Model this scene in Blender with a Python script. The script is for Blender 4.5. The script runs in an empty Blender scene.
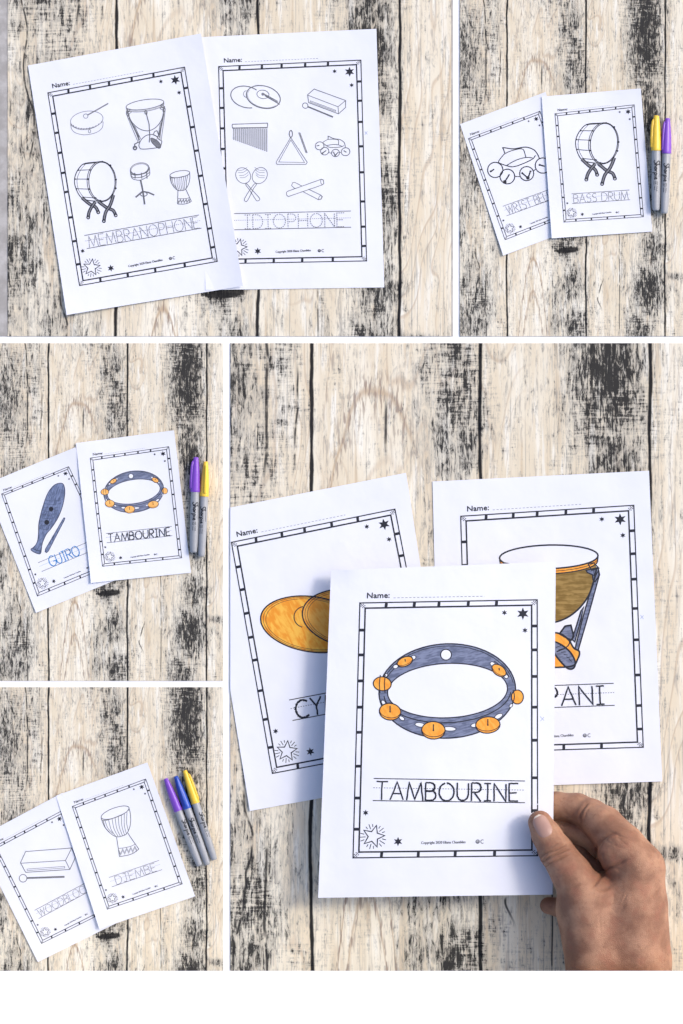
import bpy, bmesh, math, random
import numpy as np
from mathutils import Vector
random.seed(7)
S = bpy.context.scene
COL = S.collection

# ------------------------------------------------------------------ scale and camera
# one picture pixel on the table plane is one millimetre; the camera hangs H above the table
MM = 0.001
H = 2000.0
CX, CY = 341.5, 512.0
def P(px, py, z):
    k = (H - z) / H
    return ((px - CX) * k * MM, (CY - py) * k * MM, z * MM)

cam = bpy.data.cameras.new('camera'); co = bpy.data.objects.new('camera', cam); COL.objects.link(co)
co.location = (0, 0, H * MM); cam.sensor_fit = 'VERTICAL'; cam.sensor_height = 36
cam.lens = 36 * H / 1024.0; cam.clip_start = 0.05; cam.clip_end = 100
S.camera = co

# ------------------------------------------------------------------ light
sun_dir = Vector((0.87, 0.42, 0.90)).normalized()
L = bpy.data.lights.new('sun', 'SUN'); L.energy = 0.85; L.angle = math.radians(11); L.color = (1.0, 0.93, 0.80)
lo = bpy.data.objects.new('sun', L); COL.objects.link(lo)
lo.rotation_euler = sun_dir.to_track_quat('Z', 'Y').to_euler(); lo.location = (1.5, 1, 2)
W = bpy.data.worlds.new('World'); S.world = W; W.use_nodes = True
wn = W.node_tree; bg = wn.nodes['Background']
sky = wn.nodes.new('ShaderNodeTexSky'); sky.sky_type = 'NISHITA'; sky.sun_disc = False
sky.sun_elevation = math.asin(sun_dir.z); sky.sun_rotation = math.atan2(sun_dir.x, sun_dir.y)
sky.air_density = 0.7; sky.dust_density = 3.0; sky.ozone_density = 1.0
wn.links.new(sky.outputs[0], bg.inputs[0]); bg.inputs[1].default_value = 0.15
S.view_settings.view_transform = 'Standard'; S.view_settings.look = 'None'
S.view_settings.exposure = 0.74; S.view_settings.gamma = 1

# ------------------------------------------------------------------ node helper
class N:
    """small expression wrapper round shader math"""
    def __init__(s, nt, sock): s.nt, s.s = nt, sock
    def _m(s, op, *a):
        n = s.nt.nodes.new('ShaderNodeMath'); n.operation = op
        for i, v in enumerate((s,) + a):
            if isinstance(v, N): s.nt.links.new(v.s, n.inputs[i])
            else: n.inputs[i].default_value = v
        return N(s.nt, n.outputs[0])
    def __add__(s, o): return s._m('ADD', o)
    __radd__ = __add__
    def __sub__(s, o): return s._m('SUBTRACT', o)
    def __rsub__(s, o): return (s * -1) + o
    def __mul__(s, o): return s._m('MULTIPLY', o)
    __rmul__ = __mul__
    def abs(s): return s._m('ABSOLUTE')
    def floor(s): return s._m('FLOOR')
    def fract(s): return s._m('FRACT')
    def pw(s, e): return s._m('POWER', e)
    def exp(s): return N.const(s.nt, math.e)._m('POWER', s)
    def max(s, o): return s._m('MAXIMUM', o)
    def min(s, o): return s._m('MINIMUM', o)
    def clamp(s): return s.max(0.0).min(1.0)
    def step(s, a, b):      # smoothstep
        n = s.nt.nodes.new('ShaderNodeMapRange'); n.interpolation_type = 'SMOOTHSTEP'
        s.nt.links.new(s.s, n.inputs[0]); n.inputs[1].default_value = a; n.inputs[2].default_value = b
        return N(s.nt, n.outputs[0])
    @staticmethod
    def const(nt, v):
        n = nt.nodes.new('ShaderNodeValue'); n.outputs[0].default_value = v; return N(nt, n.outputs[0])
def vec(nt, x, y, z=0.0):
    n = nt.nodes.new('ShaderNodeCombineXYZ')
    for i, v in enumerate((x, y, z)):
        if isinstance(v, N): nt.links.new(v.s, n.inputs[i])
        else: n.inputs[i].default_value = v
    return N(nt, n.outputs[0])
def noise(nt, v, scale=1.0, detail=2.0, rough=0.5, dist=0.0):
    n = nt.nodes.new('ShaderNodeTexNoise'); nt.links.new(v.s, n.inputs['Vector'])
    n.inputs['Scale'].default_value = scale; n.inputs['Detail'].default_value = detail
    n.inputs['Roughness'].default_value = rough; n.inputs['Distortion'].default_value = dist
    return N(nt, n.outputs[0])
def mixc(nt, f, a, b, mode='MIX'):
    n = nt.nodes.new('ShaderNodeMix'); n.data_type = 'RGBA'; n.blend_type = mode
    if isinstance(f, N): nt.links.new(f.s, n.inputs[0])
    else: n.inputs[0].default_value = f
    for i, v in ((6, a), (7, b)):
        if isinstance(v, N): nt.links.new(v.s, n.inputs[i])
        else: n.inputs[i].default_value = (*v, 1)
    return N(nt, n.outputs[2])
def newmat(name, rough=0.6, col=None, spec=0.3):
    m = bpy.data.materials.new(name); m.use_nodes = True
    b = m.node_tree.nodes['Principled BSDF']
    b.inputs['Roughness'].default_value = rough
    b.inputs['Specular IOR Level'].default_value = spec
    if col: b.inputs['Base Color'].default_value = (*col, 1)
    return m, m.node_tree, b
def pos(nt, k=1000.0):      # position in mm
    g = nt.nodes.new('ShaderNodeNewGeometry')
    v = nt.nodes.new('ShaderNodeVectorMath'); v.operation = 'SCALE'; v.inputs[3].default_value = k
    nt.links.new(g.outputs['Position'], v.inputs[0]); return N(nt, v.outputs[0])
def objpos(nt, k=1000.0):
    g = nt.nodes.new('ShaderNodeTexCoord')
    v = nt.nodes.new('ShaderNodeVectorMath'); v.operation = 'SCALE'; v.inputs[3].default_value = k
    nt.links.new(g.outputs['Object'], v.inputs[0]); return N(nt, v.outputs[0])
def sep(nt, v):
    n = nt.nodes.new('ShaderNodeSeparateXYZ'); nt.links.new(v.s, n.inputs[0])
    return [N(nt, n.outputs[i]) for i in range(3)]
def bump(nt, b, h, strength, dist):
    n = nt.nodes.new('ShaderNodeBump'); n.inputs['Strength'].default_value = strength
    n.inputs['Distance'].default_value = dist
    nt.links.new(h.s, n.inputs['Height']); nt.links.new(n.outputs[0], b.inputs['Normal'])

# ------------------------------------------------------------------ weathered plank material
def wood_material():
    m, nt, b = newmat('whitewashed_planks', 0.7, spec=0.0)
    uvn = nt.nodes.new('ShaderNodeUVMap'); uvn.uv_map = 'UVMap'
    u, v, _ = sep(nt, N(nt, uvn.outputs[0]))
    wob = noise(nt, vec(nt, u * 0.3, v * 1.3), 1.0, 2.0, 0.5) - 0.5
    uu = u + wob * 0.05
    idx = uu.floor(); f = uu.fract()
    pl = vec(nt, u, v, idx * 7.31)
    sx = lambda a, c, k=0.0: vec(nt, u * a, v * c, idx * 3.7 + k)
    # base tones: cream, tan, pale wash
    n1 = noise(nt, sx(7, 0.7), 1.0, 3.0, 0.55, 0.4)
    n2 = noise(nt, sx(16, 1.3, 5), 1.0, 3.0, 0.6, 0.3)
    base = mixc(nt, n1.step(0.40, 0.66), (0.74, 0.665, 0.535), (0.84, 0.80, 0.70))
    base = mixc(nt, n2.step(0.56, 0.74), base, (0.64, 0.535, 0.40))
    base = mixc(nt, noise(nt, sx(22, 2.0, 9), 1.0, 3.0, 0.6).step(0.52, 0.68) * 0.85, base, (0.87, 0.86, 0.81))
    # broad flat-sawn growth contours
    fc = f - 0.42
    fld = noise(nt, sx(1.9, 0.42, 2), 1.0, 2.0, 0.5, 0.6) * 3.4 + fc * fc * 3.0 + v * 0.15
    ring = (fld * 5.0).fract()
    line = ((ring - 0.5).abs() * 2.0).step(0.80, 0.98)
    dash = noise(nt, sx(60, 7.5, 1), 1.0, 2.0, 0.6)
    flat = noise(nt, sx(1.2, 0.5, 4), 1.0, 1.0).step(0.42, 0.6)
    base = mixc(nt, line * flat * 0.55, base, (0.47, 0.35, 0.25))
    base = mixc(nt, ring.step(0.0, 0.9) * flat * 0.30, base, (0.74, 0.625, 0.47))
    base = mixc(nt, dash.step(0.57, 0.68) * (0.30 + 0.5 * ring) * 0.75, base, (0.36, 0.33, 0.31))
    # cathedral arches of the first full plank
    onb = u.step(0.02, 0.10) * (1.0 - u.step(0.52, 0.72))
    wv = noise(nt, vec(nt, u * 3, v * 1.6, 12.0), 1.0, 2.0) - 0.5
    for (v0, uc, kk, wd, am) in ((2.42, 0.40, 7.0, 0.16, 0.9), (-0.10, 0.33, 30.0, 0.12, 1.0), (-0.55, 0.33, 30.0, 0.10, .8), (3.55, 0.36, 16.0, 0.2, 0.5), (1.1, 0.40, 9.0, 0.15, 0.5)):
        e = (v - v0) + (u - uc) * (u - uc) * kk + wv * 0.35
        band = ((e * (1 / wd)) * (e * (1 / wd)) * -1.0).exp() * onb
        base = mixc(nt, (e.abs() * -1.0).step(-0.05, 0.0) * onb * am * 0.7, base, (0.44, 0.31, 0.20))
        base = mixc(nt, band * dash.step(0.50, 0.60) * am, base, (0.33, 0.26, 0.22))
    # long fibre streaks
    fib = noise(nt, sx(85, 1.6, 6), 1.0, 3.0, 0.65, 0.2)
    base = mixc(nt, fib.step(0.55, 0.72) * 0.60, base, (0.33, 0.31, 0.29))
    # ---- black worn paint: placed blotches times broken noise
    blobs = [ # u, v, ru, rv, amount
        (-0.55, 2.45, .34, .85, .92), (-0.42, 1.2, .34, .9, .80), (-0.75, 0.3, .30, .8, .82), (-0.45, -0.7, .36, .8, .88),
        (-0.18, 2.9, .16, .9, .60), (-0.15, 0.4, .12, 1.2, .55), (-0.93, 2.0, .10, 3.0, .55), (-1.35, 1.0, .3, 2.0, .6),
        (0.80, 2.75, .22, .65, .84), (0.83, 2.2, .22, .35, 1.08), (0.86, 1.6, .16, .4, .85), (0.80, 0.9, .22, .55, .85), (0.78, 0.08, .24, .30, 1.0),
        (0.84, -0.42, .20, .28, .95), (0.86, -1.0, .19, .30, 1.10), (0.64, -0.75, .14, .55, .70), (0.58, 3.3, .3, .5, .55),
        (1.75, 2.75, .25, .85, 1.34), (1.80, 1.75, .20, .75, 1.10), (1.86, 0.60, .17, .55, .92), (1.84, 0.02, .18, .30, 1.0), (1.80, -0.52, .24, .42, 1.22),
        (1.68, -1.05, .24, .5, .92), (1.47, -0.3, .05, .6, .40), (1.55, 2.6, .14, .9, .55), (1.15, 1.2, .10, 2.2, .22),
        (2.55, -0.4, .3, .2, .35), (2.14, -0.33, .14, .06, .85), (2.75, 2.0, .2, .9, .40)]
    tot = None
    for (bu, bv, ru, rv, am) in blobs:
        a = (u - bu) * (1 / ru); c = (v - bv) * (1 / rv)
        g = ((a * a + c * c) * -1.0).exp() * am
        tot = g if tot is None else tot.max(g)
    big = noise(nt, vec(nt, u * 6, v * 3.0, 1.0), 1.0, 5.0, 0.66, 1.2)
    mid = noise(nt, vec(nt, u * 32, v * 12, 2.0), 1.0, 6.0, 0.80, 1.0)
    hz = noise(nt, vec(nt, u * 7, v * 60, 4.0), 1.0, 3.0, 0.6, 0.8)
    vt = noise(nt, vec(nt, u * 58, v * 5.5, 5.0), 1.0, 3.0, 0.7, 0.7)
    hzw = noise(nt, vec(nt, u * 2.2, v * 1.4, 31.0), 1.0, 2.0).step(0.42, 0.62)
    d = (big - 0.5) * 0.70 + (mid - 0.5) * 1.25 + (hz - 0.5) * hzw * 0.75 + (vt - 0.5) * 1.10 + (tot - 0.66) * 0.42
    black = d.step(-0.04, 0.20)
    grey = d.step(-0.26, 0.05) * 0.60
    fade = tot.step(0.15, 0.75) * noise(nt, vec(nt, u * 14, v * 7, 21.0), 1.0, 5.0, 0.7, 0.8).step(0.30, 0.62)
    base = mixc(nt, fade * 0.5, base, (0.52, 0.50, 0.45))
    base = mixc(nt, grey, base, (0.33, 0.325, 0.31))
    base = mixc(nt, black * 0.93, base, (0.014, 0.015, 0.019))
    # ---- hairline cracks that follow the grain
    crk = None
    for (cu, v0, v1, amp, w, ph) in [(-0.28, 1.85, 4.0, .10, .012, 1), (-0.27, -2.0, -0.2, .06, .010, 2), (0.44, 2.0, 2.4, .02, .012, 3),
                                     (-0.62, 0.9, 2.5, .22, .009, 4), (-0.12, 1.9, 2.6, .12, .009, 5), (1.42, -1.2, 1.1, .02, .007, 6),
                                     (1.18, -0.8, -0.3, .3, .010, 7), (-0.45, -1.2, 0.2, .25, .010, 8), (0.58, 0.1, 0.9, .2, .007, 9)]:
        off = (noise(nt, vec(nt, v * 0.9, ph * 5.3, 0.0), 1.0, 3.0, 0.55) - 0.5) * (amp * 2.0)
        ln = 1.0 - (u - cu - off).abs().step(w * 0.35, w)
        ln = ln * v.step(v0, v0 + 0.15) * (1.0 - v.step(v1 - 0.15, v1))
        crk = ln if crk is None else crk.max(ln)
    brk = noise(nt, vec(nt, u * 3, v * 9, 8.0), 1.0, 2.0).step(0.34, 0.5)
    base = mixc(nt, crk * brk * 0.9, base, (0.03, 0.03, 0.033))
    # ---- knot bar at (0.77, 0)
    kv = (v - (u - 0.77) * 0.10) * (1 / 0.05); ku = (u - 0.77) * (1 / 0.20)
    kn = ((kv * kv + ku * ku) * -1.0).exp() + (mid - 0.5) * 0.9
    base = mixc(nt, kn.step(0.45, 0.65) * 0.95, base, (0.02, 0.02, 0.022))
    base = mixc(nt, 1.0, base, (1.0, 0.99, 0.945), 'MULTIPLY')
    tone = noise(nt, vec(nt, idx * 11.3, v * 0.25, 4.0), 1.0, 1.0)
    base = mixc(nt, tone.step(0.35, 0.65) * 0.16, base, (0.70, 0.66, 0.60), 'MULTIPLY')
    # ---- black gaps between the planks
    jn = (f - 0.5).abs() * -1.0 + 0.5
    sw = noise(nt, vec(nt, idx * 2.0, v * 4.0, u * 0.2), 1.0, 3.0, 0.6)
    seam = 1.0 - (jn - (sw - 0.2) * 0.022).step(0.000, 0.009)
    base = mixc(nt, seam * 0.97, base, (0.008, 0.009, 0.013))
    nt.links.new(base.s, b.inputs['Base Color'])
    bump(nt, b, (1.0 - seam) * 1.0 + fib * 0.25 - black * 0.15, 0.25, 0.0006)
    return m
WOOD = wood_material()

def paper_material():
    m, nt, b = newmat('copy_paper', 0.75, spec=0.15)
    p = pos(nt)
    n = noise(nt, p, 0.02, 2.0, 0.5)
    c = mixc(nt, n.step(0.3, 0.7), (0.735, 0.755, 0.83), (0.765, 0.785, 0.85))
    nt.links.new(c.s, b.inputs['Base Color'])
    bump(nt, b, noise(nt, p, 0.028, 3.0, 0.5), 0.30, 0.003)
    return m
PAPER = paper_material()
WHITE = newmat('white_backing', 0.8, (0.96, 0.96, 0.95), 0.1)[0]
INK = newmat('black_ink', 0.55, (0.018, 0.020, 0.030), 0.3)[0]
INKG = newmat('fine_grey_ink', 0.6, (0.12, 0.125, 0.14), 0.2)[0]
INKL = newmat('pale_dotted_ink', 0.6, (0.19, 0.195, 0.22), 0.2)[0]
BLUEPEN = newmat('blue_pen', 0.5, (0.04, 0.22, 0.52), 0.3)[0]
PENCIL = newmat('pale_blue_pencil', 0.6, (0.36, 0.42, 0.60), 0.2)[0]
PWHITE = newmat('bare_paper_spot', 0.75, (0.755, 0.775, 0.845), 0.15)[0]
def marker_fill(name, a, bcol, sx, sy, ang=0.0):
    m, nt, b = newmat(name, 0.6, spec=0.25)
    x, y, z = sep(nt, pos(nt))
    c_, s_ = math.cos(ang), math.sin(ang)
    xr = x * c_ + y * s_; yr = y * c_ - x * s_
    n = noise(nt, vec(nt, xr * sx, yr * sy), 1.0, 3.0, 0.55, 0.6)
    n2 = noise(nt, vec(nt, x * 0.12, y * 0.12), 1.0, 2.0, 0.5)
    k = (n * 0.7 + n2 * 0.3).step(0.40, 0.60)
    nt.links.new(mixc(nt, k, a, bcol).s, b.inputs['Base Color'])
    return m
SLATE = marker_fill('slate_blue_marker', (0.110, 0.130, 0.205), (0.205, 0.235, 0.345), .09, .5, 0.2)
SLATE2 = marker_fill('grey_blue_marker', (0.08, 0.105, 0.185), (0.19, 0.24, 0.39), 1.4, .16, -0.35)
ORANGE = marker_fill('orange_marker', (0.80, 0.30, 0.035), (0.86, 0.40, 0.07), .3, .1, 0.6)
ORANGEP = marker_fill('pale_orange_marker', (0.86, 0.42, 0.11), (0.90, 0.50, 0.17), .3, .1, 0.6)
GOLD = marker_fill('golden_orange_marker', (0.76, 0.28, 0.025), (0.84, 0.46, 0.07), .22, .06, 0.5)
TAN = marker_fill('brown_orange_marker', (0.74, 0.29, 0.035), (0.80, 0.40, 0.075), .25, .07, 0.7)
OLIVE = marker_fill('olive_brown_marker', (0.19, 0.115, 0.028), (0.33, 0.215, 0.068), .05, .28, 0.0)

# ------------------------------------------------------------------ objects
def link(name, me, mats, parent=None, smooth=False):
    o = bpy.data.objects.new(name, me); COL.objects.link(o)
    for m in (mats if isinstance(mats, (list, tuple)) else [mats]): me.materials.append(m)
    if parent: o.parent = parent
    if smooth:
        for p in me.polygons: p.use_smooth = True
    return o
def tag(o, label=None, cat=None, group=None, kind=None):
    if label: o['label'] = label
    if cat: o['category'] = cat
    if group: o['group'] = group
    if kind: o['kind'] = kind
    return o

class Ink:
    """collects flat printed shapes given in picture coordinates and lays them on a surface zf"""
    def __init__(s, zf): s.zf, s.V, s.F, s.M, s.k = zf, [], [], [], 0
    def _lift(s):
        s.k += 1; return 0.10 + s.k * 0.0012
    def line(s, pts, w, closed=False, mat=0, lift=None):
        pts = [p for i, p in enumerate(pts) if i == 0 or math.dist(p, pts[i - 1]) > 1e-4]
        n = len(pts)
        if n < 2: return
        dz = s._lift() if lift is None else lift
        b0 = len(s.V); h = w / 2
        for i in range(n):
            if closed: a, c = pts[i - 1], pts[(i + 1) % n]
            else: a, c = pts[max(i - 1, 0)], pts[min(i + 1, n - 1)]
            q = pts[i]
            d1 = (q[0] - a[0], q[1] - a[1]); d2 = (c[0] - q[0], c[1] - q[1])
            l1 = math.hypot(*d1) or 1; l2 = math.hypot(*d2) or 1
            if i == 0 and not closed: d1, l1 = d2, l2
            if i == n - 1 and not closed: d2, l2 = d1, l1
            t = (d1[0] / l1 + d2[0] / l2, d1[1] / l1 + d2[1] / l2); tl = math.hypot(*t)
            if tl < 0.3: t = (d1[0] / l1, d1[1] / l1); tl = 1; m = 1
            else: m = min(2.0 / tl, 1.8)
            nx, ny = -t[1] / tl * h * m, t[0] / tl * h * m
            for sg in (1, -1):
                x, y = q[0] + nx * sg, q[1] + ny * sg
                s.V.append(P(x, y, s.zf(x, y) + dz))
        for i in range(n if closed else n - 1):
            j = (i + 1) % n
            s.F.append((b0 + 2 * i, b0 + 2 * i + 1, b0 + 2 * j + 1, b0 + 2 * j)); s.M.append(mat)
    def dash(s, pts, w, on, off, mat=0):
        seg, acc, draw, cur = [], 0.0, True, [pts[0]]
        lim = on
        for a, c in zip(pts, pts[1:]):
            l = math.dist(a, c); t = 0.0
            while l - t > lim - acc:
                t += lim - acc; acc = 0
                q = (a[0] + (c[0] - a[0]) * t / l, a[1] + (c[1] - a[1]) * t / l)
                if draw: s.line(cur + [q], w, mat=mat)
                draw = not draw; lim = on if draw else off; cur = [q]
            acc += l - t
            cur.append(c)
        if draw and len(cur) > 1: s.line(cur, w, mat=mat)
    def fill(s, pts, mat=0, lift=None):
        dz = (0.04 + s._lift() * 0.2) if lift is None else lift
        bm = bmesh.new(); vs = [bm.verts.new((x, y, 0)) for x, y in pts]
        fc = bm.faces.new(vs); fc.normal_update(); bmesh.ops.triangulate(bm, faces=bm.faces[:], ngon_method='EAR_CLIP')
        for _ in range(4):
            es = [e for e in bm.edges if e.calc_length() > 7]
            if not es: break
            bmesh.ops.subdivide_edges(bm, edges=es, cuts=1); bmesh.ops.triangulate(bm, faces=bm.faces[:])
        b0 = len(s.V); bm.verts.index_update()
        for v in bm.verts: s.V.append(P(v.co.x, v.co.y, s.zf(v.co.x, v.co.y) + dz))
        for f in bm.faces: s.F.append(tuple(b0 + v.index for v in f.verts)); s.M.append(mat)
        bm.free()
    def ring(s, outer, inner, mat=0, lift=None):
        dz = 0.05 if lift is None else lift
        n = len(outer); b0 = len(s.V)
        for a, c in zip(outer, inner):
            s.V.append(P(*a, s.zf(*a) + dz)); s.V.append(P(*c, s.zf(*c) + dz))
        for i in range(n):
            j = (i + 1) % n
            s.F.append((b0 + 2 * i, b0 + 2 * i + 1, b0 + 2 * j + 1, b0 + 2 * j)); s.M.append(mat)
    def text(s, txt, org, ex, ey, mat=0):
        """built-in font; org baseline start, ex/ey picture vectors for one em right / up"""
        cu = bpy.data.curves.new('t', 'FONT'); cu.body = txt; cu.size = 1; cu.resolution_u = 2
        ob = bpy.data.objects.new('t', cu); COL.objects.link(ob)
        bpy.context.view_layer.update()
        me = ob.evaluated_get(bpy.context.evaluated_depsgraph_get()).to_mesh()
        dz = s._lift(); b0 = len(s.V)
        for v in me.vertices:
            x = org[0] + ex[0] * v.co.x + ey[0] * v.co.y; y = org[1] + ex[1] * v.co.x + ey[1] * v.co.y
            s.V.append(P(x, y, s.zf(x, y) + dz))
        for p in me.polygons: s.F.append(tuple(b0 + i for i in p.vertices)); s.M.append(mat)
        ob.to_mesh_clear(); bpy.data.objects.remove(ob); bpy.data.curves.remove(cu)
    def build(s, name, mats, parent):
        me = bpy.data.meshes.new(name); me.from_pydata(s.V, [], s.F); me.update()
        o = link(name, me, mats, parent)
        for p, m in zip(me.polygons, s.M): p.material_index = m
        bm = bmesh.new(); bm.from_mesh(me)
        for f in bm.faces:
            f.normal_update()
            if f.normal.z < 0: f.normal_flip()
        bm.to_mesh(me); bm.free()
        return o

def ell(cx, cy, rx, ry, rot=0, a0=0, a1=360, n=40):
    r = math.radians(rot); out = []
    full = abs(a1 - a0) >= 359.9
    for i in range(n if full else n + 1):
        t = math.radians(a0 + (a1 - a0) * i / n)
        x, y = rx * math.cos(t), ry * math.sin(t)
        out.append((cx + x * math.cos(r) - y * math.sin(r), cy + x * math.sin(r) + y * math.cos(r)))
    return out
def spline(pts, closed=False, n=6):
    out = []; m = len(pts)
    for i in range(m if closed else m - 1):
        g = lambda k: pts[k % m] if closed else pts[min(max(k, 0), m - 1)]
        p0, p1, p2, p3 = g(i - 1), g(i), g(i + 1), g(i + 2)
        for k in range(n):
            t = k / n
            out.append(tuple(0.5 * (2 * p1[a] + (p2[a] - p0[a]) * t + (2 * p0[a] - 5 * p1[a] + 4 * p2[a] - p3[a]) * t * t
                                    + (3 * p1[a] - p0[a] - 3 * p2[a] + p3[a]) * t ** 3) for a in (0, 1)))
    if not closed: out.append(pts[-1])
    return out
def homog(dst):
    """unit square (0,0),(1,0),(1,1),(0,1) -> dst"""
    (x0, y0), (x1, y1), (x2, y2), (x3, y3) = dst
    dx1, dx2, sx = x1 - x2, x3 - x2, x0 - x1 + x2 - x3
    dy1, dy2, sy = y1 - y2, y3 - y2, y0 - y1 + y2 - y3
    den = dx1 * dy2 - dx2 * dy1
    g = (sx * dy2 - dx2 * sy) / den; h = (dx1 * sy - sx * dy1) / den
    M = np.array([[x1 - x0 + g * x1, x3 - x0 + h * x3, x0], [y1 - y0 + g * y1, y3 - y0 + h * y3, y0], [g, h, 1]])
    return M
def ap(M, p):
    v = M @ np.array([p[0], p[1], 1.0]); return (v[0] / v[2], v[1] / v[2])
def affine3(src, dst):
    A = np.array([[x, y, 1] for x, y in src]); B = np.array(dst)
    X = np.linalg.solve(A, B); M = np.eye(3); M[:2, :] = X.T
    return M
def zoomM(x0, y0, k): return np.array([[1 / k, 0, x0], [0, 1 / k, y0], [0, 0, 1.0]])

# ------------------------------------------------------------------ single-stroke capitals (x 0..w, y 0 top .. 1 base)
def arc(cx, cy, rx, ry, a0, a1, n=14): return ell(cx, cy, rx, ry, 0, a0, a1, n)
GL = {
 'M': (1.05, [[(0, 1), (.14, 0), (.52, .95), (.9, 0), (1.05, 1)]]),
 'E': (.62, [[(.6, 0), (0, 0), (0, 1), (.6, 1)], [(0, .5), (.52, .5)]]),
 'B': (.66, [[(0, 0), (0, 1)], [(0, 0)] + arc(.32, .24, .28, .24, -90, 90) + [(0, .48)], [(0, .48)] + arc(.36, .74, .30, .26, -90, 90) + [(0, 1)]]),
 'R': (.66, [[(0, 0), (0, 1)], [(0, 0)] + arc(.34, .26, .28, .26, -90, 90) + [(0, .52)], [(.24, .52), (.66, 1)]]),
 'A': (.84, [[(0, 1), (.42, 0), (.84, 1)], [(.14, .64), (.70, .64)]]),
 'N': (.78, [[(0, 1), (0, 0), (.78, 1), (.78, 0)]]),
 'O': (.98, [arc(.49, .5, .49, .5, -90, 270, 30)]),
 'P': (.64, [[(0, 0), (0, 1)], [(0, 0)] + arc(.34, .28, .30, .28, -90, 90) + [(0, .56)]]),
 'H': (.76, [[(0, 0), (0, 1)], [(.76, 0), (.76, 1)], [(0, .5), (.76, .5)]]),
 'I': (.46, [[(.23, 0), (.23, 1)], [(0, 0), (.46, 0)], [(0, 1), (.46, 1)]]),
 'D': (.80, [[(0, 0), (0, 1)], [(0, 0), (.3, 0)] + arc(.3, .5, .5, .5, -90, 90) + [(0, 1)]]),
 'W': (1.12, [[(0, 0), (.28, 1), (.56, .05), (.84, 1), (1.12, 0)]]),
 'S': (.62, [arc(.32, .25, .28, .25, -30, -200, 12) + arc(.31, .75, .31, .25, -110, 150, 14)]),
 'T': (.72, [[(0, 0), (.72, 0)], [(.36, 0), (.36, 1)]]),
 'L': (.56, [[(0, 0), (0, 1), (.56, 1)]]),
 'C': (.84, [arc(.5, .5, .5, .5, -48, -312, 24)]),
 'K': (.66, [[(0, 0), (0, 1)], [(.62, 0), (0, .56)], [(.2, .4), (.66, 1)]]),
 'U': (.74, [[(0, 0), (0, .62)] + arc(.37, .62, .37, .38, 180, 0, 12) + [(.74, 0)]]),
 'G': (.88, [arc(.5, .5, .5, .5, -48, -350, 24) + [(.56, .55)]]),
 'J': (.6, [[(.1, 0), (.6, 0)], [(.4, 0), (.4, .75)] + arc(.2, .75, .2, .25, 0, 150, 8)]),
 'Y': (.74, [[(0, 0), (.37, .5), (.74, 0)], [(.37, .5), (.37, 1)]]),
 ' ': (.34, [])}
def title(ink, txt, TL, TR, BL, u0, u1, style, lw, tw, h0=0.10, h1=0.95, mat=0, BR=None, tmat=1):
    if BR is None: BR = (TR[0] + BL[0] - TL[0], TR[1] + BL[1] - TL[1])
    Q = homog([TL, TR, BR, BL])
    ln = math.dist(TL, TR)
    for v in (0, 1): ink.line([ap(Q, (i / 6, v)) for i in range(7)], lw, mat=mat)
    ink.dash([ap(Q, (i / 6, .42)) for i in range(7)], lw * .6, lw * 1.5, lw * 1.3, mat=tmat)
    gap = .20
    tot = sum(GL[c][0] for c in txt) + gap * (len(txt) - 1); x = 0
    rnd = random.Random(txt)
    for c in txt:
        w, strokes = GL[c]
        for st in strokes:
            pts = []
            for i in range(len(st) - 1):          # subdivide so strokes follow the page
                for k in range(4): pts.append((st[i][0] + (st[i + 1][0] - st[i][0]) * k / 4, st[i][1] + (st[i + 1][1] - st[i][1]) * k / 4))
            pts.append(st[-1])
            jit = lambda a: (rnd.random() - .5) * a
            q = [ap(Q, (u0 + (u1 - u0) * (x + p[0]) / tot, h0 + (h1 - h0) * p[1])) for p in pts]
            if style == 'dots': ink.dash(q, tw, tw * 1.9, tw * 1.2, mat=tmat)
            elif style == 'thin': ink.dash(q, tw, tw * 7, tw * 0.7, mat=tmat)
            else:
                ink.dash(q, tw * .55, tw * .9, tw * .8, mat=mat)
                ox, oy = jit(tw * .6), jit(tw * .6)
                ink.line([(a + ox + jit(tw * .32), b_ + oy + jit(tw * .32)) for a, b_ in q], tw, mat=tmat)
        x += w + gap

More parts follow.
